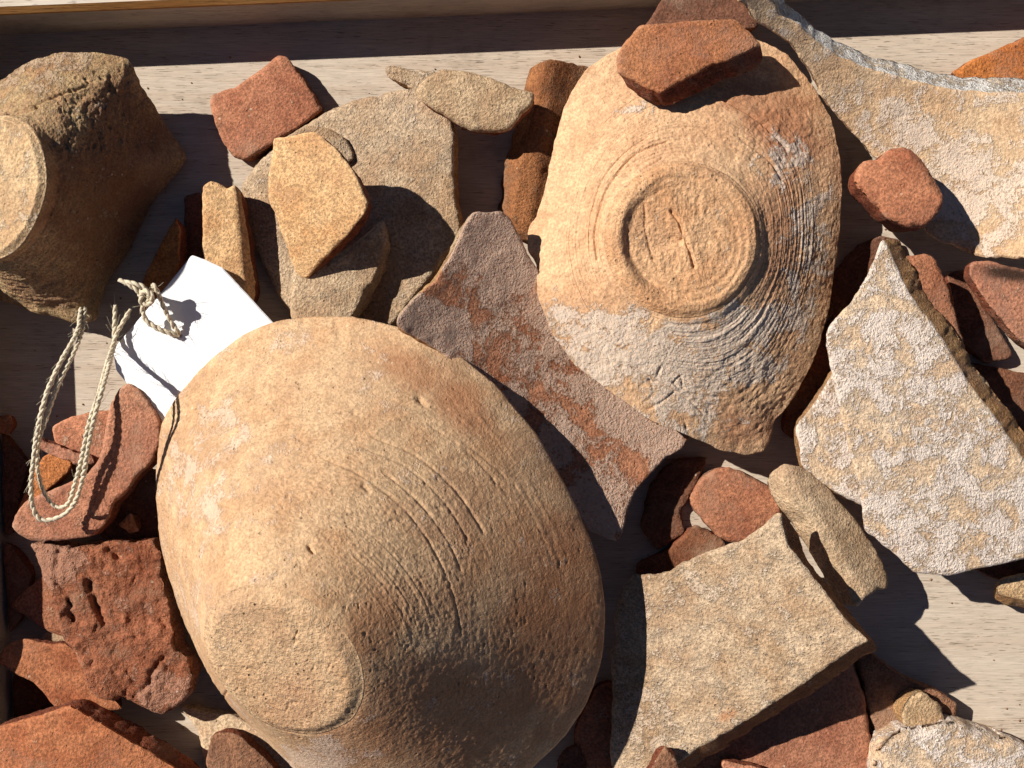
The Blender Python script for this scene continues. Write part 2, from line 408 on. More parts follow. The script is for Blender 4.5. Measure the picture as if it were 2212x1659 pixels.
    V = np.vstack(V)
    attrs = {}
    pxs = world_px(V)
    for key in ('white', 'red', 'dark'):
        bl = (blobs or {}).get(key)
        if bl: attrs[key] = blob_mask(pxs, bl, seed)
    o = link_mesh(name, V, F, [mat, edge or mat], mi, parent, attrs=attrs)
    if parent is None: tag(o, label, cat, group)
    return o
def blob_mask(px, blobs, seed=0):
    q = np.column_stack([px[:, 0], px[:, 1], np.full(len(px), seed + .5)])
    n = fbm(q, 60, 5, seed + 40, 0.6)
    r = np.zeros(len(px))
    for (x, y, rx, ry, ang, amt) in blobs:
        ca, sa = math.cos(math.radians(ang)), math.sin(math.radians(ang))
        dx, dy = px[:, 0] - x, px[:, 1] - y
        dd = np.sqrt(((dx * ca + dy * sa) / rx) ** 2 + ((-dx * sa + dy * ca) / ry) ** 2)
        r = np.maximum(r, amt * sstep(1.5, 0.45, dd + 0.5 * n))
    return r

# ---------------------------------------------------------------- bowls and pots (foot ring lofted to a broken edge)
def radial_hit(c, dirs, poly):
    A = poly; Bn = np.roll(poly, -1, 0); out = np.zeros(len(dirs))
    for i, dv in enumerate(dirs):
        e = Bn - A; den = dv[0] * e[:, 1] - dv[1] * e[:, 0]; w_ = A - c
        with np.errstate(divide='ignore', invalid='ignore'):
            t = (w_[:, 0] * e[:, 1] - w_[:, 1] * e[:, 0]) / den; s_ = (w_[:, 0] * dv[1] - w_[:, 1] * dv[0]) / den
        ok = (np.abs(den) > 1e-9) & (s_ >= -1e-6) & (s_ <= 1 + 1e-6) & (t > 0)
        out[i] = t[ok].max() if ok.any() else 0
    return out
def bowl(name, label, cat, foot, r, normal, step, outline, zrim, prof, nth, nu, mat, mat_foot, foot_fn, disp_fn, blobs, edge_mat,
         corner=14, jag=2.0, wall=30, foot_blobs=None, neck=1.0, group=None, round_=0.86):
    seed = 500 + int(foot[0])
    n = np.array(normal, float); n /= np.linalg.norm(n)
    a = np.cross([0, 1, 0], n); a /= np.linalg.norm(a); b = np.cross(n, a)
    fc = px_world(np.array(foot[0]), np.array(foot[1]), np.array(foot[2]))
    th = np.linspace(0, 2 * np.pi, nth, endpoint=False)
    ringdir = np.cos(th)[:, None] * a + np.sin(th)[:, None] * b
    wobf = lambda t_: 1 + 0.022 * fbm(np.column_stack([np.cos(t_) * 2.2, np.sin(t_) * 2.2, np.zeros(len(t_))]), 1.0, 3, seed)
    ringdir_w = ringdir * wobf(th)[:, None]
    # body
    lowc = fc - n * step * S
    F0 = world_px(lowc + ringdir_w * r * neck * S); c0 = world_px(lowc[None])[0]
    poly = resample(chaikin(np.array(outline, float), corner), 5)
    T = np.roll(poly, -1, 0) - np.roll(poly, 1, 0); T /= np.linalg.norm(T, axis=1)[:, None]
    A2 = (poly[:, 0] * np.roll(poly[:, 1], -1) - np.roll(poly[:, 0], -1) * poly[:, 1]).sum()
    N = np.stack([T[:, 1], -T[:, 0]], 1) * (1 if A2 > 0 else -1)
    q = np.column_stack([poly, np.full(len(poly), 3.3)])
    poly = poly + N * (jag * (1.3 * fbm(q, 40, 3, seed) + 0.5 * fbm(q, 9, 2, seed + 1)))[:, None]
    dv = F0[:, :2] - c0[:2]; dv /= np.linalg.norm(dv, axis=1)[:, None]
    O = c0[:2] + dv * radial_hit(c0[:2], dv, poly)[:, None]
    zo = zrim(O[:, 0], O[:, 1])
    u = np.linspace(0, 1, nu) ** 0.95
    f, g_ = prof(u)
    # inside the broken edge the wall is round: blend from a smoothed ring to the broken outline
    kw = int(nth * 0.045); ker = np.exp(-0.5 * (np.arange(-3 * kw, 3 * kw + 1) / kw) ** 2); ker /= ker.sum()
    smooth = lambda a_: np.convolve(np.concatenate([a_[-3 * kw:], a_, a_[:3 * kw]]), ker, 'valid')
    Os = np.stack([smooth(O[:, 0]), smooth(O[:, 1])], 1); zs = smooth(zo)
    bl = (u ** 4)[:, None]
    OX = Os[:, 0][None] * (1 - bl) + O[:, 0][None] * bl; OY = Os[:, 1][None] * (1 - bl) + O[:, 1][None] * bl; OZ = zs[None] * (1 - bl) + zo[None] * bl
    X = F0[:, 0][None] + (OX - F0[:, 0][None]) * g_[:, None]
    Y = F0[:, 1][None] + (OY - F0[:, 1][None]) * g_[:, None]
    Z = F0[:, 2][None] + (OZ - F0[:, 2][None]) * f[:, None]
    W = px_world(X, Y, Z)
    def normals(W):
        du = np.gradient(W, axis=0); dt = np.roll(W, -1, 1) - np.roll(W, 1, 1)
        nn = np.cross(dt, du); nn /= np.linalg.norm(nn, axis=2)[..., None] + 1e-12
        if nn[..., 2].mean() < 0: nn = -nn
        return nn
    nn = normals(W)
    flat = world_px(W.reshape(-1, 3)); dist_ = disp_fn(flat, np.repeat(u, nth), np.tile(th, nu), seed).reshape(nu, nth) * sstep(0, 0.035, u)[:, None]
    W2 = W + nn * (dist_ * S)[..., None]
    n2 = normals(W)
    inner = W2[::-1] - n2[::-1] * wall * S
    inner = inner[::6]; nin = len(inner)
    inner[..., 2] = np.maximum(inner[..., 2], 0.0004)
    # rounded broken lip between outer and inner wall
    lip = 0.5 * (W2[-1] + inner[0]); lip[:, 2] -= 0.25 * wall * S; lip[:, 2] = np.maximum(lip[:, 2], 0.0003)
    allr = np.concatenate([W2, lip[None], inner], 0); nr = len(allr)
    V = allr.reshape(-1, 3); F = []; mi = []
    idx = np.arange(nr * nth).reshape(nr, nth)
    a0 = idx[:-1]; a1 = idx[1:]; b0 = np.roll(a0, -1, 1); b1 = np.roll(a1, -1, 1)
    F = np.stack([a0, a1, b1, b0], -1).reshape(-1, 4)
    mi = np.where(np.repeat(np.arange(nr - 1), nth) >= nu - 1, 1, 0)
    wt = empty(name, fc * np.array([1, 1, 0])); tag(wt, label, cat, group)
    px = world_px(V)
    at = {k_: blob_mask(px, bl, seed + i) for i, (k_, bl) in enumerate(blobs.items())}
    body = link_mesh('body', V, F, [mat, edge_mat], mi, wt, attrs=at)
    # foot
    nr_, = (70,)
    rr = np.linspace(0, 1, nr_); rows = []
    hgt = foot_fn
    R, TH = np.meshgrid(rr, th[::2], indexing='ij')
    base = fc + (R[..., None] * (np.cos(TH)[..., None] * a + np.sin(TH)[..., None] * b)) * r * S
    hh = hgt(R.ravel(), TH.ravel(), r, seed, world_px(base.reshape(-1, 3))).reshape(R.shape)
    wob = 1 + (wobf(TH.ravel()).reshape(R.shape) - 1) * R
    hh = hh * sstep(1.0, 0.93, R) - step * sstep(round_, 1.0, R) ** 1.6
    base = fc + ((R * wob)[..., None] * (np.cos(TH)[..., None] * a + np.sin(TH)[..., None] * b)) * r * S + n * hh[..., None] * S
    rows = [base]
    last = base[-1]
    for t in (0.25, 0.55, 1.0, 1.25):
        outw = (last - fc) / (np.linalg.norm(last - fc, axis=1)[:, None])
        rows.append((last - n * 10 * t * S - outw * 0.05 * r * t * S)[None])
    Vf = np.concatenate(rows, 0); nr2, nt2 = Vf.shape[:2]
    idx = np.arange(nr2 * nt2).reshape(nr2, nt2); a0 = idx[:-1]; a1 = idx[1:]; b0 = np.roll(a0, -1, 1); b1 = np.roll(a1, -1, 1)
    Ff = np.stack([a0, a1, b1, b0], -1).reshape(-1, 4)[nt2:]
    Vf = Vf.reshape(-1, 3)
    cap = [[0, nt2 + i, nt2 + (i + 1) % nt2] for i in range(nt2)]
    Ff = [list(x) for x in Ff] + cap
    atf = {k_: blob_mask(world_px(Vf), bl, seed + 9) for k_, bl in (foot_blobs or {}).items()}
    link_mesh('foot', Vf, Ff, mat_foot, None, wt, attrs=atf)
    return wt
def groove(px, pts, wdt, depth):
    P = np.array(pts, float); dd = seg_dist(px[:, :2], P[:-1], P[1:])
    return -depth * np.exp(-(dd / wdt) ** 2)

# --- the big buff bowl in front
def big_disp(px, u, th, seed):
    q = np.column_stack([px[:, 0], px[:, 1], px[:, 2]])
    d = 2.0 * fbm(q, 220, 2, seed) + 0.5 * fbm(q, 30, 3, seed + 1)
    zone = sstep(1.3, 0.5, np.hypot((px[:, 0] - 880) / 300, (px[:, 1] - 1060) / 300) + 0.4 * fbm(q, 90, 3, seed + 2))
    d = d + (0.45 + 0.7 * zone) * fbm(q, 7, 2, seed + 3)
    # wheel marks: rings round the foot, strongest on the upper right flank
    k = np.column_stack([u * 95, np.cos(th) * 0.45, np.sin(th) * 0.45])
    rings = fbm(k, 1.0, 3, seed + 5)
    m = sstep(-0.1, 0.4, fbm(np.column_stack([u * 9, np.cos(th) * 2.5, np.sin(th) * 2.5]), 1.0, 2, seed + 6)) * (0.08 + 0.9 * zone)
    d = d + 2.0 * rings * m
    for pts, w_, dp in BIG_SCR: d = d + groove(px, pts, w_, dp * (0.65 if len(pts) > 4 else 1.0)) * (0.55 + 0.45 * sstep(-0.3, 0.3, fbm(q, 22, 2, seed + 31)))
    pit = sstep(0.62, 0.8, fbm(q, 9, 1, seed + 8)) * sstep(0.15, 0.45, fbm(q, 70, 2, seed + 9))
    return d - 2.0 * pit
BIG_SCR = [(catmull([(800, 940), (900, 985), (985, 1060), (1045, 1150)], 8), 3.2, 5.0),
           (catmull([(780, 965), (880, 1010), (960, 1085), (1010, 1165)], 8), 2.6, 3.6),
           (catmull([(830, 1020), (905, 1085), (965, 1165), (995, 1230)], 8), 3.0, 4.4),
           (catmull([(690, 985), (800, 1040), (900, 1130), (970, 1260), (995, 1370)], 8), 3.0, 4.0),
           (catmull([(930, 920), (1010, 975), (1070, 1040)], 8), 2.4, 3.2), (catmull([(960, 925), (1040, 985), (1095, 1035)], 8), 2.2, 3.0),
           ([(655, 690), (652, 706)], 3, 7), ([(728, 694), (730, 722)], 3.2, 8), ([(905, 862), (918, 874)], 5, 9), ([(785, 1048), (796, 1058)], 5, 9),
           ([(668, 1184), (676, 1192)], 4, 8), ([(480, 1510), (490, 1494)], 3, 4)]
def big_foot(R, T, r, seed, px):
    q = np.column_stack([px[:, 0], px[:, 1], px[:, 2]])
    d = 1.6 * fbm(q, 60, 3, seed + 11) + 0.9 * fbm(q, 8, 2, seed + 12) - 4 * R ** 2 + 4
    strk = fbm(np.column_stack([px[:, 0] * 0.9 + px[:, 1] * 0.3, px[:, 1] * 0.35, px[:, 2]]), 9, 2, seed + 13)
    d = d - 2.2 * sstep(0.45, 0.7, strk)
    return d
def big_rim(x, y): return 112 + 92 * sstep(480, 950, x) + 20 * sstep(450, 330, x)
def prof_big(u):
    g = u
    f = 1 - (1 - u ** 1.12) ** 0.84
    return f, g
big_out = [(345, 915), (385, 850), (450, 780), (530, 720), (600, 692), (680, 683), (760, 685), (860, 705), (960, 745), (1070, 830), (1160, 940), (1240, 1080), (1290, 1200),
           (1308, 1310), (1302, 1420), (1272, 1510), (1222, 1590), (1150, 1660), (1030, 1740), (900, 1780), (760, 1760), (660, 1690), (575, 1600), (500, 1530), (440, 1440), (390, 1330), (348, 1190), (335, 1050)]
tn = math.radians(29); dn = np.array([-0.64, -0.77])
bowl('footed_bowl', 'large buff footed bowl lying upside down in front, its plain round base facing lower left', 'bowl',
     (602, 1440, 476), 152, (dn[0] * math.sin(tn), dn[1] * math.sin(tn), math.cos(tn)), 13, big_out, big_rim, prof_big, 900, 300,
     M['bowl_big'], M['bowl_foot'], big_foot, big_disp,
     {'red': [(890, 800, 90, 40, 25, .5), (1000, 880, 100, 50, 45, .6), (800, 1370, 60, 90, 30, .4), (1200, 1320, 120, 260, 10, .6), (960, 1550, 260, 120, -10, .55), (1060, 1180, 120, 200, 30, .25)],  # upper patches are pigment; those at right and below paint in brown shading
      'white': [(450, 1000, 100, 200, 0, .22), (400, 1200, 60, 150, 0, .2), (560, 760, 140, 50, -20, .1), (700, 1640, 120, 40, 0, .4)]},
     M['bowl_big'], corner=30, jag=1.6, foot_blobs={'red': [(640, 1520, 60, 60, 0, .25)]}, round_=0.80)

# --- the orange-buff bowl at right, foot ring with a spiral thumb mark
RB_SCR = [(catmull([(1363, 792), (1404, 815), (1440, 835), (1490, 865), (1518, 893)], 8), 2.8, 4.0), ([(1427, 794), (1419, 814)], 2.6, 3.6), ([(1383, 835), (1399, 821), (1418, 826)], 2.4, 3.2),
          (catmull([(1455, 828), (1474, 842), (1471, 813), (1457, 826)], 6), 2.4, 3.4), (catmull([(1400, 884), (1434, 866), (1456, 848)], 6), 2.6, 3.4), ([(1477, 907), (1487, 936)], 2.4, 3.2), (catmull([(1403, 820), (1413, 848), (1398, 866)], 6), 2.2, 2.8),
          (catmull([(1330, 470), (1345, 420), (1385, 370), (1430, 340)], 8), 2.6, 4), (catmull([(1290, 560), (1285, 500), (1310, 410), (1370, 335), (1440, 305)], 8), 2.8, 4.5),
          (catmull([(1275, 470), (1300, 390), (1350, 330), (1400, 295)], 8), 2.2, 3.0), (catmull([(1560, 215), (1640, 260), (1700, 320)], 8), 3, 4.5), (catmull([(1600, 300), (1660, 345), (1690, 390)], 8), 3, 4)]
def rb_disp(px, u, th, seed):
    q = px.copy()
    d = 2.5 * fbm(q, 120, 3, seed) + 1.2 * fbm(q, 26, 3, seed + 1) + 1.0 * fbm(q, 7, 2, seed + 3)
    rings = fbm(np.column_stack([u * 46, np.cos(th) * 1.0, np.sin(th) * 1.0]), 1.0, 3, seed + 5)
    m = 0.35 + 0.9 * sstep(0.0, 0.5, fbm(np.column_stack([u * 6, np.cos(th) * 2, np.sin(th) * 2]), 1.0, 2, seed + 6))
    m = m + 0.6 * sstep(1.2, 0.5, np.hypot((px[:, 0] - 1590) / 160, (px[:, 1] - 745) / 80))
    d = d + 1.3 * rings * m * sstep(1.0, 0.6, u)
    d = d + 0.9 * fbm(np.column_stack([u * 120, np.cos(th) * .8, np.sin(th) * .8]), 1.0, 2, seed + 15) * sstep(0.9, 0.5, u)
    rg = sstep(1.25, 0.6, np.hypot((px[:, 0] - 1610) / 150, (px[:, 1] - 880) / 120)) + sstep(1.2, 0.5, np.hypot((px[:, 0] - 1690) / 110, (px[:, 1] - 300) / 100)) + 0.6 * sstep(1.2, 0.5, np.hypot((px[:, 0] - 1350) / 150, (px[:, 1] - 760) / 90))
    d = d + rg * (2.6 * fbm(q, 18, 3, seed + 8) + 1.2 * fbm(q, 6, 2, seed + 9))
    for pts, w_, dp in RB_SCR: d = d + groove(px, pts, w_, dp)
    return d
def rb_foot(R, T, r, seed, px):
    q = px.copy()
    d = 1.5 * fbm(q, 40, 3, seed + 11) + 1.1 * fbm(q, 7, 2, seed + 12)
    d = d - 14 * sstep(0.80, 0.70, R) * (0.12 + 0.88 * np.clip(-np.cos(T - 0.3), 0, 1)) + 4 * sstep(0.5, 0.0, R)
    d = d + 0.9 * np.sin(R * 62 + 0.8 * np.sin(T) + 1.5 * fbm(q, 60, 2, seed + 19)) * sstep(0.55, 0.7, R) * sstep(0.97, 0.9, R)
    d = d + 2.2 * fbm(np.column_stack([px[:, 0] * 1.2, px[:, 1] * .5, px[:, 2]]), 12, 2, seed + 14) * sstep(0.7, 0.5, R)
    d = d + groove(px, [(1452, 455), (1468, 478), (1478, 510), (1490, 540), (1500, 575)], 4.0, 8)
    d = d + groove(px, [(1395, 440), (1398, 500), (1415, 560)], 3.0, 4)
    return d
right_out = [(1400, 78), (1345, 100), (1300, 125), (1265, 150), (1235, 195), (1215, 240), (1195, 320), (1172, 430), (1158, 470), (1142, 488), (1139, 545), (1158, 568), (1163, 640), (1190, 720), (1240, 788), (1330, 852),
             (1400, 905), (1490, 943), (1560, 972), (1618, 985), (1650, 975), (1668, 945), (1676, 908), (1720, 850), (1765, 760), (1792, 660), (1800, 590), (1815, 500), (1820, 420), (1815, 330), (1797, 260),
             (1762, 190), (1705, 120), (1640, 85), (1520, 62)]
def prof_right(u):
    g = u
    f = 0.05 * sstep(0, 0.08, u) + 0.95 * (1 - (1 - u ** 1.06) ** 0.92)
    return f, g
bowl('ring_footed_bowl', 'orange-buff bowl base upside down at right with scratched ring foot and whitish crust', 'bowl',
     (1478, 514, 232), 153, (0.02, 0.03, 1), 12, right_out, lambda x, y: 104 + 14 * sstep(300, 80, y) + 88 * sstep(1690, 1390, x) * sstep(420, 720, y), prof_right, 720, 220,
     M['bowl_right'], M['bowl_right_foot'], rb_foot, rb_disp,
     {'white': [(1340, 745, 190, 90, 20, .62), (1520, 770, 210, 90, 0, .62), (1450, 870, 170, 80, 30, .55), (1740, 560, 60, 200, 5, .45), (1700, 350, 80, 60, 30, .4), (1620, 690, 120, 50, 0, .6), (1360, 240, 50, 30, 0, .35)],
      'red': [(1690, 290, 90, 60, 30, .65), (1690, 480, 45, 160, 5, .4), (1640, 215, 110, 40, 10, .5), (1610, 930, 60, 40, 0, .4)]},
     M['bowl_right'], corner=10, jag=2.5, wall=26)

# --- the weathered pot base at left
def lp_disp(px, u, th, seed):
    q = px.copy()
    d = 4 * fbm(q, 90, 3, seed) + 1.6 * fbm(q, 20, 3, seed + 1) + 1.2 * fbm(q, 7, 2, seed + 3)
    rg = sstep(1.2, 0.55, np.hypot((px[:, 0] - 215) / 130, (px[:, 1] - 230) / 120) + 0.5 * fbm(q, 60, 3, seed + 5))
    d = d + rg * (6 * fbm(q, 26, 4, seed + 7, 0.65) - 3 * sstep(0.3, 0.6, fbm(q, 13, 2, seed + 8)))
    rg2 = sstep(1.2, 0.55, np.hypot((px[:, 0] - 150) / 110, (px[:, 1] - 590) / 80) + 0.5 * fbm(q, 60, 3, seed + 6))
    d = d + rg2 * 4 * fbm(q, 24, 4, seed + 9, 0.65)
    rings = fbm(np.column_stack([u * 26, np.cos(th), np.sin(th)]), 1.0, 2, seed + 10)
    d = d + 2.0 * rings * sstep(450, 560, px[:, 1])
    d = d + groove(px, [(20, 245), (75, 228)], 6, 10) + groove(px, [(75, 226), (130, 203), (190, 185)], 3, 5)
    return d
def lp_foot(R, T, r, seed, px):
    q = px.copy()
    d = 2.0 * fbm(q, 40, 3, seed + 11) + 1.2 * fbm(q, 8, 2, seed + 12)
    d = d - 6 * sstep(0.93, 0.87, R) + 3 * sstep(0.7, 0.2, R)
    return d + groove(px, [(85, 330), (92, 400), (80, 460), (55, 505)], 3, 4)
left_out = [(-62, 420), (-60, 300), (-45, 215), (0, 180), (60, 135), (130, 112), (240, 115), (278, 128), (300, 170), (350, 255), (405, 338), (372, 385), (330, 440), (270, 553), (236, 605), (214, 655), (208, 690), (190, 700), (165, 698), (90, 678),
            (0, 648), (-35, 630), (-58, 540)]
def prof_left(u):
    return 0.10 * sstep(0, 0.12, u) + 0.90 * (1 - (1 - u ** 1.1) ** 0.85), u
tl = math.radians(26)
bowl('pot_base', 'weathered grey-brown pot base at the left edge, its round buff foot tipped left', 'pot',
     (-24, 402, 245), 141, (-math.sin(tl), 0.06, math.cos(tl)), 14, left_out, lambda x, y: 22 + 40 * sstep(560, 700, y) + 125 * sstep(300, 110, y), prof_left, 560, 170,
     M['pot_left'], M['pot_left_foot'], lp_foot, lp_disp,
     {'red': [(270, 280, 110, 80, 60, .6), (220, 430, 130, 160, 0, .7), (150, 600, 100, 60, 20, .3)], 'white': [(60, 160, 120, 50, -20, .3)]},
     M['pot_left'], corner=8, jag=3.0, wall=30)

# ---------------------------------------------------------------- the sherds
def sh(name, label, outline, z, mat, edge, **kw): return sherd(name, label, outline, z, M[mat], M[edge], **kw)
# upper left
sh('sherd', 'square red sherd lying on the tray floor beside the pot base', [(600, 118), (620, 123), (662, 180), (700, 238), (653, 270), (573, 320), (533, 346), (503, 341), (485, 313), (455, 243), (454, 210), (467, 202), (513, 187), (560, 150)],
   52, 'terracotta', 'break_red', grad=(.06, -.02), thick=44, curv=(35, -.03, -.05), corner=10, bevel=8)
sh('sherd', 'broad round-edged grey-buff sherd lying under the bright orange one', [(517, 407), (545, 365), (580, 325), (640, 280), (700, 245), (760, 218), (830, 200), (900, 190), (960, 212), (985, 290), (980, 367), (985, 417), (994, 483), (997, 505), (965, 547), (930, 600), (880, 660), (850, 705), (760, 720), (640, 705), (600, 640), (560, 560), (530, 470)],
   84, 'olive', 'break_buff', grad=(.17, -.02), curv=(20, -.02, -.02), thick=40, corner=18, bevel=9, jag=2.5)
sh('sherd', 'small olive-buff sherd peeping out behind the bright orange one', [(590, 318), (625, 288), (670, 272), (715, 276), (752, 304), (768, 345), (700, 375), (640, 365)], 96, 'olive', 'break_buff', thick=22, corner=14, grad=(-.06, 0))
sh('sherd', 'pale buff lobe with a thick yellowish edge touching the big bowl', [(832, 468), (838, 520), (822, 580), (797, 630), (768, 686), (720, 715), (640, 720), (625, 680), (626, 600), (645, 562), (705, 565), (772, 520)], 128, 'tan', 'tan', thick=42, grad=(0, -.05), bevel=12, corner=14, slant=(6, 6))
sh('sherd', 'bright orange pointed sherd lying tilted on the grey-buff one', [(592, 299), (635, 292), (682, 284), (735, 330), (772, 382), (797, 438), (790, 460), (732, 530), (700, 560), (668, 600), (655, 603), (640, 588), (610, 510), (580, 422), (578, 380), (588, 330)],
   206, 'orange', 'break_red', thick=40, grad=(.40, -.36), slant=(-8, 16), bevel=5, corner=8)
sh('sherd', 'thin pale finger-like sherd on the tray floor near the top rail', [(834, 143), (847, 141), (897, 153), (945, 154), (930, 185), (905, 205), (884, 188), (840, 167), (831, 156)], 34, 'olive', 'break_buff', thick=28, bevel=9, corner=8)
sh('sherd', 'tan leaf-shaped sherd resting over the edge of the grey-buff one', [(957, 150), (1021, 158), (1071, 170), (1107, 187), (1157, 202), (1151, 228), (1124, 255), (1103, 284), (1085, 287), (1030, 288), (984, 267), (924, 230), (903, 212), (899, 193), (917, 173), (940, 157)],
   140, 'tan', 'break_red', thick=34, grad=(.06, -.10), bevel=10, corner=12, curv=(20, -.03, -.10))
sh('sherd', 'long dark brown ridged sherd on edge beside the ring-footed bowl', [(1177, 130), (1230, 135), (1275, 147), (1262, 200), (1235, 270), (1205, 340), (1175, 480), (1148, 528), (1106, 475), (1114, 413), (1127, 333), (1141, 282), (1146, 250), (1164, 187)],
   74, 'brown', 'brown', thick=66, ridge=(1140, 520, 1200, 120, .6), crude=4, bevel=5, jag=3)
sh('sherd', 'long slip-streaked curved sherd wedged between the two bowls', [(1021, 457), (1050, 460), (1081, 455), (1104, 473), (1124, 513), (1137, 547), (1178, 610), (1215, 725), (1265, 785), (1345, 840), (1410, 890), (1495, 935), (1475, 970), (1441, 986), (1400, 1030), (1371, 1063), (1357, 1106), (1352, 1130), (1334, 1168), (1317, 1166), (1268, 1143), (1228, 1090), (1148, 955), (1060, 848), (952, 760), (880, 722), (854, 702), (861, 683), (897, 640), (941, 603), (971, 553), (1000, 490)],
   138, 'greyslip', 'break_buff', thick=34, grad=(-.30, -.02), curv=(57, .03, .05), bevel=5, rough=3, corner=6, blobs={'white': [(1060, 520, 90, 90, 0, .5), (1200, 660, 240, 60, 50, .3), (930, 690, 90, 40, 30, .5), (1390, 930, 140, 50, 40, .4), (1280, 1100, 80, 80, 0, .3)]})
# upper right
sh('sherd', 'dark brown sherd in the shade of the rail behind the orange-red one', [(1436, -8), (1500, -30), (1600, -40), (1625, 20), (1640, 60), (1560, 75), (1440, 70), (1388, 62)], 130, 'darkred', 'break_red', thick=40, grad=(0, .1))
sh('sherd', 'orange-red sherd lying on top of the ring-footed bowl', [(1381, 53), (1475, 46), (1585, 41), (1612, 62), (1648, 100), (1588, 123), (1541, 143), (1475, 173), (1424, 203), (1380, 182), (1331, 160), (1331, 127), (1347, 97)],
   222, 'orange_deep', 'break_red', thick=36, slant=(20, 18), grad=(.03, .12), bevel=6, corner=7, side_rough=5)
sh('rim_sherd', 'large pale saddle-shaped sherd with a rough white-limed broken edge at upper right', [(1560, -60), (1650, -40), (1672, 0), (1690, 33), (1721, 50), (1751, 80), (1808, 120), (1905, 155), (1988, 177), (2068, 193), (2141, 202), (2212, 197), (2350, 190), (2350, 575), (2212, 560), (2150, 560), (2108, 550), (2025, 523), (2000, 503), (1960, 440), (1895, 345), (1808, 253), (1775, 207), (1751, 157), (1705, 93), (1635, 48), (1590, 0)],
   128, 'plate', 'break_white', thick=44, grad=(-.11, -.20), curv=(36, .05, .0), bevel=7, jag=3, corner=5, side_rough=4, slant=(18, -34), blobs={'white': [(2050, 330, 200, 60, 30, .25), (2100, 450, 160, 60, 10, .2)]})
sh('sherd', 'rounded chunky red sherd sitting on the saddle-shaped pale one', [(1843, 393), (1858, 353), (1875, 345), (1895, 347), (1921, 323), (1941, 317), (1968, 322), (1995, 353), (2028, 400), (2040, 437), (2023, 467), (1995, 493), (1958, 496), (1925, 480), (1891, 443), (1858, 410)],
   206, 'terracotta', 'break_red', thick=72, bevel=12, corner=10, grad=(.10, .02), jag=3, curv=(30, -.05, -.05))
sh('sherd', 'orange wedge-shaped sherd at the right edge above the saddle-shaped one', [(2053, 155), (2100, 130), (2160, 105), (2212, 80), (2300, 40), (2320, 220), (2212, 207), (2141, 205), (2100, 188), (2070, 172)], 62, 'orange_deep', 'break_red', thick=46, grad=(.02, 0))
# right
sh('sherd', 'tall white-crusted pale sherd on top at the right, its tip pointing up', [(1905, 515), (1891, 553), (1875, 590), (1835, 656), (1801, 693), (1786, 716), (1785, 746), (1790, 786), (1801, 820), (1815, 900), (1835, 986), (1858, 1053), (1861, 1106), (1868, 1146), (1941, 1206), (1978, 1240), (2051, 1243), (2120, 1228), (2212, 1209), (2300, 1190), (2300, 1110), (2212, 990), (2128, 870), (2075, 800), (2028, 715), (1968, 640), (1932, 565), (1918, 522)],
   188, 'pale', 'break_buff', thick=44, grad=(.03, -.03), slant=(44, -16), curv=(60, -.01, -.012), bevel=6, corner=8, side_rough=5)
sh('sherd', 'pale lobe-shaped sherd tucked under the left side of the white-crusted one', [(1805, 790), (1765, 863), (1725, 916), (1718, 930), (1731, 996), (1741, 1020), (1775, 1046), (1858, 1092), (1900, 1100), (1900, 900), (1860, 800)], 120, 'pale', 'break_buff', thick=36, corner=9, bevel=7)
sh('sherd', 'rose-red sherd standing behind the white-crusted one', [(1940, 556), (1995, 548), (2015, 556), (2041, 603), (2075, 713), (2093, 790), (2060, 800), (2000, 700)], 140, 'terracotta', 'break_red', thick=40, grad=(-.1, 0))
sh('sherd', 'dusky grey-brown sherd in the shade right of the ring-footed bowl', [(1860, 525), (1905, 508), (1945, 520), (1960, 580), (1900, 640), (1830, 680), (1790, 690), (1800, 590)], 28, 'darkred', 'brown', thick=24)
sh('sherd', 'pinkish-orange sherd with a charred crust at the right edge', [(2095, 566), (2120, 560), (2165, 572), (2212, 580), (2310, 585), (2310, 800), (2212, 742), (2175, 708), (2141, 665), (2118, 632), (2091, 592)], 158, 'terracotta_dusty', 'break_red', thick=40, grad=(.02, 0), blobs={'dark': [(2175, 592, 60, 16, 10, 1.0)]})
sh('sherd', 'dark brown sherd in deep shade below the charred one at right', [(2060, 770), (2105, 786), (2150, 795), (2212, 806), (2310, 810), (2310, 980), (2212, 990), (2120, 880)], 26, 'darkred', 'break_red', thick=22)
sh('sherd', 'dark brown sherd added to fill in the shade between the rose-red and the charred ones', [(2045, 590), (2085, 585), (2120, 650), (2165, 725), (2190, 770), (2130, 785), (2085, 745), (2060, 670)], 34, 'darkred', 'break_red', thick=28)  # added dark piece standing in for shade on the bare floor
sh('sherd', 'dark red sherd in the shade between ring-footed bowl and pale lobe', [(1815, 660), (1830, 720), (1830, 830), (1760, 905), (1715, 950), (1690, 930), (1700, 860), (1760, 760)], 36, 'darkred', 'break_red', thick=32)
sh('sherd', 'narrow curved tan sherd with a rough broken side below the pale lobe', [(1691, 1001), (1731, 1006), (1790, 1055), (1835, 1106), (1875, 1160), (1908, 1216), (1921, 1253), (1915, 1276), (1897, 1270), (1891, 1280), (1870, 1290), (1851, 1313), (1841, 1303), (1828, 1263), (1801, 1220), (1761, 1150), (1738, 1116), (1710, 1090), (1685, 1040)],
   146, 'tan', 'tan', thick=50, ridge=(1875, 1290, 1705, 1000, .55), bevel=5, corner=6, rough=2.5)
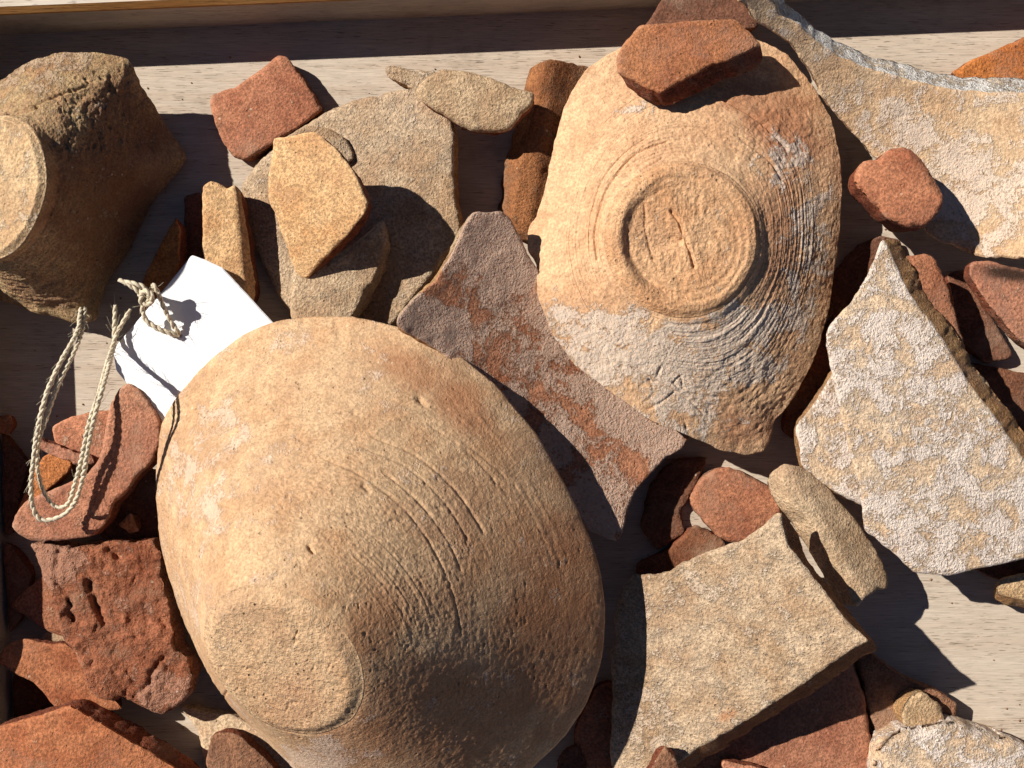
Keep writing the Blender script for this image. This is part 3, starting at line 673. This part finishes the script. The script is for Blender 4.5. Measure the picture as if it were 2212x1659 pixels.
sh('sherd', 'broad olive-buff sherd with a pointed top corner at lower right', [(1688, 1108), (1695, 1150), (1708, 1183), (1728, 1206), (1758, 1246), (1808, 1313), (1851, 1360), (1878, 1385), (1848, 1398), (1808, 1427), (1708, 1498), (1591, 1568), (1500, 1623), (1450, 1662), (1400, 1700), (1330, 1700), (1316, 1626), (1321, 1573), (1321, 1440), (1317, 1400), (1331, 1380), (1327, 1333), (1337, 1296), (1347, 1263), (1367, 1240), (1447, 1236), (1475, 1212), (1541, 1187), (1608, 1166), (1648, 1136), (1675, 1111)],
   184, 'olive', 'brown', thick=48, grad=(.36, -.02), slant=(26, 26), corner=5, bevel=7, rough=2.4, curv=(-35, -.006, -.012),
   blobs={'red': [(1572, 1545, 22, 10, -25, .6)], 'white': [(1400, 1560, 110, 70, 60, .22), (1480, 1290, 110, 40, -20, .18)]},
   gouges=[([(1478, 1378), (1490, 1392), (1486, 1408)], 6, 6), ([(1498, 1402), (1503, 1410)], 5, 6), ([(1512, 1360), (1524, 1372)], 4, 4), ([(1470, 1400), (1462, 1412)], 4, 4), ([(1540, 1352), (1546, 1366)], 4, 4), ([(1640, 1400), (1644, 1412)], 3, 5)])
sh('sherd', 'small brown pointed sherd lying on the olive-buff one at the bottom edge', [(1437, 1606), (1462, 1640), (1480, 1700), (1385, 1700), (1418, 1632)], 190, 'brown', 'break_red', thick=34)
sh('sherd', 'flat red sherd lying under the olive-buff one at the bottom right', [(1480, 1640), (1640, 1540), (1760, 1450), (1835, 1420), (1868, 1500), (1882, 1599), (1892, 1720), (1480, 1720)], 64, 'terracotta', 'break_red', thick=40, bevel=8)
sh('sherd', 'small red sherd half hidden below the olive-buff one on the bottom edge', [(1560, 1640), (1640, 1660), (1700, 1690), (1700, 1740), (1540, 1740)], 92, 'terracotta', 'break_red', thick=30)
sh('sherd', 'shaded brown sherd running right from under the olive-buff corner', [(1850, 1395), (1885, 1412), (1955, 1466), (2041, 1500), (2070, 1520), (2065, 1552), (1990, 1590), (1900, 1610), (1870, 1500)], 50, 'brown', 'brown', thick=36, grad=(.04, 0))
sh('sherd', 'small tan lump added as the sunlit end of the brown sherd, above the rounded pale base at lower right', [(1995, 1493), (1968, 1500), (1944, 1530), (1951, 1566), (2000, 1580), (2041, 1558), (2030, 1520)], 92, 'tan', 'break_buff', thick=52, bevel=8, corner=8, grad=(-.1, 0))  # sunlit end of the brown sherd, made as a separate paler piece
sh('base_sherd', 'rounded pale base sherd with a rough middle in the bottom right corner', [(1888, 1626), (1905, 1596), (1941, 1573), (1991, 1561), (2058, 1556), (2141, 1580), (2212, 1606), (2300, 1660), (2320, 1760), (2200, 1800), (1920, 1790), (1882, 1690)], 118, 'pale', 'pale', thick=60, bevel=26, corner=26, crude=5, jag=1.2)
sh('sherd', 'small tan block-like sherd at the right edge below the white-crusted one', [(2153, 1269), (2158, 1253), (2181, 1243), (2212, 1239), (2300, 1235), (2300, 1320), (2212, 1300), (2156, 1284)], 84, 'tan', 'break_buff', thick=44, slant=(6, 24), corner=8)
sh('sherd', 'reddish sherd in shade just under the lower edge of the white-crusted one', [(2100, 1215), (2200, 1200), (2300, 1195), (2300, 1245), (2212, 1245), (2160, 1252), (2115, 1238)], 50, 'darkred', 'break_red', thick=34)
sh('sherd', 'red sherd lit only on its right end, between narrow tan and slip-streaked ones', [(1485, 1076), (1508, 1036), (1541, 1010), (1575, 1008), (1625, 1030), (1675, 1060), (1697, 1088), (1680, 1130), (1610, 1175), (1560, 1170), (1505, 1110)], 36, 'terracotta', 'break_red', thick=32, corner=14, bevel=9)
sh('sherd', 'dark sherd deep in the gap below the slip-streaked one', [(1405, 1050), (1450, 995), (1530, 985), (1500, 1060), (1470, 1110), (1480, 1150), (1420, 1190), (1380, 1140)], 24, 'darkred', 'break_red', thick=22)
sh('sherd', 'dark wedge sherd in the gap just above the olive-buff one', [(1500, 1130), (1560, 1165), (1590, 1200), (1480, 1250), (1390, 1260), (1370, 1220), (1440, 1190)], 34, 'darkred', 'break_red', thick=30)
sh('sherd', 'shaded pinkish sherd squeezed between the big bowl and the olive-buff one', [(1240, 1579), (1290, 1480), (1335, 1470), (1345, 1720), (1250, 1720)], 50, 'terracotta_dusty', 'break_red', thick=36)
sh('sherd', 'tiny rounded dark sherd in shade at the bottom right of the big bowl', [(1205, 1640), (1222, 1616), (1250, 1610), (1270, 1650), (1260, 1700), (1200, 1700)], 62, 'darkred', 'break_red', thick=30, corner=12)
# lower left
sh('sherd', 'C-shaped red sherd under the cord loop', [(253, 846), (277, 828), (300, 843), (322, 868), (345, 900), (350, 950), (338, 985), (322, 1010), (300, 1026), (275, 1060), (250, 1086), (235, 1125), (205, 1156), (113, 1169), (67, 1168), (43, 1156), (25, 1138), (37, 1106), (60, 1078), (133, 1050), (187, 1026), (213, 996), (223, 953), (230, 906), (240, 870)],
   126, 'terracotta', 'break_red', thick=46, corner=8, bevel=7, curv=(40, 0, -.02))
sh('sherd', 'grey-red flat sherd inside the curve of the C-shaped one', [(113, 922), (150, 900), (200, 890), (245, 884), (240, 950), (225, 990), (200, 1002), (170, 990), (120, 965)], 56, 'terracotta_dusty', 'break_red', thick=34)
sh('sherd', 'thin pinkish sliver crossing behind the cord loop', [(70, 952), (82, 943), (150, 972), (200, 985), (205, 1002), (160, 1004), (76, 966)], 74, 'terracotta_dusty', 'break_red', thick=26, corner=4)
sh('sherd', 'orange strip sherd left of the C-shaped one inside the cord loop', [(100, 982), (130, 975), (160, 990), (150, 1016), (95, 1068), (52, 1100), (37, 1104), (52, 1060), (75, 1015)], 62, 'orange_deep', 'break_red', thick=34)
sh('sherd', 'tiny orange sherd at the left edge of the picture', [(-20, 902), (0, 899), (23, 893), (28, 916), (20, 940), (0, 936), (-20, 940)], 66, 'orange_deep', 'break_red', thick=30, corner=5)
sh('sherd', 'dark red filler sherd added for the wall shade at the left edge beside the cord loop', [(4, 930), (25, 960), (60, 1000), (45, 1080), (28, 1150), (8, 1165)], 34, 'darkred', 'break_red', thick=30)  # dark filler where the floor is only shaded by the tray wall
sh('sherd', 'dark brown filler sherd added for the wall shade at the left edge below the cord loop', [(8, 1170), (30, 1180), (70, 1240), (48, 1330), (20, 1370)], 34, 'darkred', 'break_red', thick=30)  # another dark filler, stands in for the wall's shadow on the floor
sh('sherd', 'rough crumbly red chunk with holes left of the big bowl', [(67, 1172), (150, 1178), (207, 1176), (260, 1168), (333, 1166), (347, 1190), (352, 1240), (369, 1320), (382, 1400), (412, 1425), (418, 1463), (410, 1499), (387, 1519), (347, 1543), (300, 1523), (263, 1504), (247, 1511), (215, 1510), (187, 1489), (173, 1439), (160, 1406), (143, 1389), (125, 1350), (110, 1300), (113, 1276), (93, 1256), (83, 1213)],
   118, 'red_crude', 'red_crude', thick=60, crude=13, jag=4, rough=3, g=4.5, bevel=9, corner=6, side_rough=7, curv=(60, -.02, -.03), blobs={'white': [(110, 1212, 60, 50, 20, .9), (360, 1490, 60, 50, 0, .5)]},
   gouges=[([(196, 1262), (208, 1300), (226, 1345)], 9, 20), ([(150, 1322), (172, 1342)], 8, 15), ([(150, 1298), (154, 1304)], 6, 12), ([(240, 1188), (258, 1206)], 11, 16), ([(303, 1206), (305, 1214)], 5, 9), ([(352, 1420), (330, 1450), (322, 1478), (290, 1504)], 5, 14), ([(128, 1190), (120, 1250), (150, 1290), (160, 1340)], 7, 9), ([(340, 1330), (356, 1352)], 6, 10)])
sh('sherd', 'pointed red sherd sticking out left from under the crumbly chunk', [(97, 1238), (60, 1270), (27, 1300), (25, 1312), (67, 1339), (107, 1363), (170, 1390), (170, 1270)], 56, 'terracotta', 'break_red', thick=34, corner=4)
sh('sherd', 'small pale tan sherd peeping out under the crumbly chunk', [(85, 1384), (103, 1362), (150, 1366), (175, 1392), (150, 1400), (113, 1396)], 46, 'tan', 'break_buff', thick=28, corner=4)
sh('sherd', 'curled dark-red lip sherd lying below the crumbly chunk at left', [(-2, 1419), (15, 1393), (47, 1380), (93, 1388), (143, 1392), (185, 1425), (215, 1490), (245, 1508), (264, 1531), (193, 1537), (123, 1530), (73, 1474), (20, 1447), (0, 1433)], 88, 'terracotta', 'break_red', thick=36, curv=(35, 0, .22), grad=(-.02, .10), corner=8)
sh('sherd', 'large smooth red sherd in the bottom left corner', [(-25, 1575), (0, 1568), (100, 1539), (153, 1522), (175, 1534), (267, 1590), (367, 1650), (430, 1700), (410, 1780), (-15, 1780)], 146, 'terracotta', 'break_red', thick=48, grad=(-.02, .02), slant=(14, -6), bevel=9, rough=2)
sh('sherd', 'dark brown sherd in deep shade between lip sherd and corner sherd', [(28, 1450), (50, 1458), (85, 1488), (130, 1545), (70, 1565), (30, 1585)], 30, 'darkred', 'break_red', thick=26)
sh('sherd', 'small brown sherd with a dark rim at the bottom edge left of the bowl', [(455, 1588), (477, 1580), (517, 1585), (560, 1625), (605, 1668), (605, 1720), (445, 1720), (447, 1640)], 74, 'brown', 'break_red', thick=34, corner=8)
sh('sherd', 'smooth beige sherd under the lower side of the big bowl', [(385, 1522), (440, 1538), (500, 1540), (600, 1590), (760, 1640), (900, 1680), (900, 1790), (440, 1790), (440, 1640), (430, 1580)], 36, 'beige', 'beige', thick=30, curv=(30, 0, -.01), corner=10)
sh('sherd', 'tiny orange chip between the C-shaped sherd and the crumbly chunk', [(255, 1134), (282, 1110), (291, 1125), (300, 1146), (280, 1153)], 84, 'orange_deep', 'break_red', thick=34, corner=2)
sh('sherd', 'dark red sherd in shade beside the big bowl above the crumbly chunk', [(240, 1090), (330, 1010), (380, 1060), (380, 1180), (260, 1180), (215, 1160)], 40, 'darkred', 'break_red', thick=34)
sh('sherd', 'orange sherd with a raised point between pot base and white tag', [(380, 470), (393, 500), (389, 560), (372, 620), (342, 672), (300, 677), (295, 645), (306, 610), (320, 580), (345, 530)], 96, 'orange_deep', 'break_red', thick=40, corner=4, grad=(.1, 0))
sh('sherd', 'orange strip sherd with a worn whitish ridge above the white tag', [(440, 402), (457, 392), (473, 398), (490, 408), (507, 400), (520, 415), (530, 480), (543, 560), (552, 600), (548, 662), (500, 655), (440, 570), (437, 467)], 100, 'orange', 'break_red', thick=46, ridge=(530, 640, 508, 400, .9), corner=4, grad=(0, -.04))
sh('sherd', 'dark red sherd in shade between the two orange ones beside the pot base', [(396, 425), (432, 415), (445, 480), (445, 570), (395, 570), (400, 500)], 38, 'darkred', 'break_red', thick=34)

# ---------------------------------------------------------------- white tag and its cord
tg = tag(empty('paper_tag', px_world(np.array(420.), np.array(740.), np.array(0.))), 'blank white card tag with a jute cord tucked under the big bowl', 'tag')
hole = [(385 + 9 * math.cos(t), 722 + 9 * math.sin(t)) for t in np.linspace(0, 2 * math.pi, 12, endpoint=False)]
sherd('card', None, [(415, 553), (443, 563), (480, 580), (587, 696), (660, 775), (500, 1010), (355, 923), (253, 800), (247, 762), (257, 743), (350, 633)], 112, M['card'], M['card'], thick=2.5, jag=0.35, bevel=0.8, rough=0.35, rsize=160, corner=3, side_rough=0.0, parent=tg, hole=hole, g=7, grad=(0, -.03))
def tube(path, rad, nseg=7, taper=True):
    P = np.array(path); T = np.gradient(P, axis=0); T /= np.linalg.norm(T, axis=1)[:, None] + 1e-12
    V, F = [], []
    up = np.array([0.31, 0.2, 0.93]); A = np.cross(T, up); A /= np.linalg.norm(A, axis=1)[:, None]; Bv = np.cross(T, A)
    n = len(P)
    for i in range(n):
        r = rad * (1 if 1 < i < n - 2 else 0.7)
        for k in range(nseg):
            t = 2 * math.pi * k / nseg; V.append(P[i] + (A[i] * math.cos(t) + Bv[i] * math.sin(t)) * r)
    for i in range(n - 1):
        for k in range(nseg):
            F.append((i * nseg + k, i * nseg + (k + 1) % nseg, (i + 1) * nseg + (k + 1) % nseg, (i + 1) * nseg + k))
    F.append(tuple(range(nseg))[::-1]); F.append(tuple((n - 1) * nseg + k for k in range(nseg)))
    return V, F
def cord(name, pts, rad, pitch=31, parent=None, fuzz=40, seed=1):
    C = catmull(pts, 24)
    Wc = px_world(C[:, 0], C[:, 1], C[:, 2]); dl = np.linalg.norm(np.diff(Wc, axis=0), axis=1); L = np.concatenate([[0], np.cumsum(dl)])
    n = max(8, int(L[-1] / (2.6 * S))); s = np.linspace(0, L[-1], n); P = np.stack([np.interp(s, L, Wc[:, i]) for i in range(3)], 1)
    T = np.gradient(P, axis=0); T /= np.linalg.norm(T, axis=1)[:, None]; up = np.array([0.31, 0.2, 0.93]); A = np.cross(T, up); A /= np.linalg.norm(A, axis=1)[:, None]; Bv = np.cross(T, A)
    rng = np.random.RandomState(seed)
    wv = fbm(np.column_stack([s / S, np.full(n, seed * 9.), np.zeros(n)]), 18, 3, seed)
    V, F = [], []
    def add(v, f):
        o = len(V); V.extend(v); F.extend([tuple(i + o for i in q) for q in f])
    for ply in (0, 1):
        ph = s / S / pitch * 2 * math.pi + ply * math.pi
        off = (A * np.cos(ph)[:, None] + Bv * np.sin(ph)[:, None]) * (rad * 0.33 * S * (1 + 0.7 * wv))[:, None]
        add(*tube(P + off, rad * 0.64 * S))
    for k_ in range(fuzz):      # loose fibres
        i = rng.randint(2, n - 2); dr = rng.normal(size=3); dr /= np.linalg.norm(dr); ln = rng.uniform(6, 20) * S
        p0 = P[i]; pts_ = [p0 + dr * ln * t + T[i] * ln * 1.1 * t * t for t in np.linspace(0, 1, 5)]
        add(*tube(pts_, 0.42 * S, 3))
    return link_mesh(name, np.array(V), F, M['jute'], None, parent)
cord('cord', [(178, 640, 60), (172, 690, 110), (168, 715, 140), (142, 762, 175), (115, 815, 200), (98, 858, 215), (80, 936, 222), (71, 1003, 215), (67, 1053, 205), (71, 1093, 190), (84, 1119, 182), (107, 1123, 180), (140, 1110, 184), (163, 1082, 196), (178, 1036, 215), (190, 970, 240), (203, 905, 262), (220, 845, 262), (233, 800, 215), (241, 770, 160), (247, 742, 126), (247, 705, 118), (249, 658, 116)], 5.2, parent=tg, fuzz=200, seed=2)
cord('cord', [(186, 640, 60), (181, 695, 105), (176, 720, 130), (162, 757, 165), (134, 815, 190), (114, 863, 205), (97, 913, 212), (84, 950, 210), (80, 990, 204), (84, 1028, 196), (99, 1070, 182), (123, 1095, 172), (148, 1086, 180), (163, 1040, 205), (177, 986, 232), (191, 918, 256), (212, 853, 254), (230, 790, 195), (240, 758, 148), (252, 722, 128), (270, 688, 122), (282, 668, 112)], 4.8, parent=tg, fuzz=200, seed=3)
cord('cord', [(256, 604, 165), (275, 612, 168), (296, 626, 166), (312, 644, 160), (308, 665, 150), (315, 690, 142), (338, 708, 136), (362, 718, 130), (380, 724, 121), (386, 722, 104)], 6.0, parent=tg, fuzz=40, seed=4)
cord('cord', [(272, 608, 172), (292, 613, 176), (312, 622, 172), (322, 640, 166), (316, 652, 158), (322, 640, 148), (330, 622, 160), (332, 616, 166), (342, 634, 160), (354, 664, 148), (368, 692, 134), (382, 714, 122), (388, 724, 104)], 5.4, parent=tg, fuzz=40, seed=5)
cord('knot', [(300, 640, 150), (312, 628, 172), (326, 636, 176), (328, 652, 166), (314, 658, 160), (304, 648, 164), (308, 634, 172)], 5.6, parent=tg, fuzz=14, seed=6)

# ---------------------------------------------------------------- crumbs of clay on the tray floor
rng = np.random.RandomState(7); V, F = [], []
for i in range(420):
    x, y = rng.uniform(60, 2300), rng.uniform(110, 1650); r_ = rng.uniform(0.9, 2.6) ** 1.25
    c = np.array([(x - CX) * S, -(y - CY) * S, r_ * 0.45 * S]); o_ = len(V)
    for p in ((1, 0, 0), (-1, 0, 0), (0, 1, 0), (0, -1, 0), (0, 0, .7), (0, 0, -.7)):
        V.append(c + np.array(p) * rng.uniform(0.6, 1.3) * r_ * S)
    for a_, b_, c_ in ((0, 2, 4), (2, 1, 4), (1, 3, 4), (3, 0, 4), (2, 0, 5), (1, 2, 5), (3, 1, 5), (0, 3, 5)): F.append((o_ + a_, o_ + b_, o_ + c_))
tag(link_mesh('clay_crumbs', np.array(V), F, M['brown'], None, None, smooth=False), 'tiny brown clay crumbs scattered on the tray floor', 'crumbs', kind='stuff')
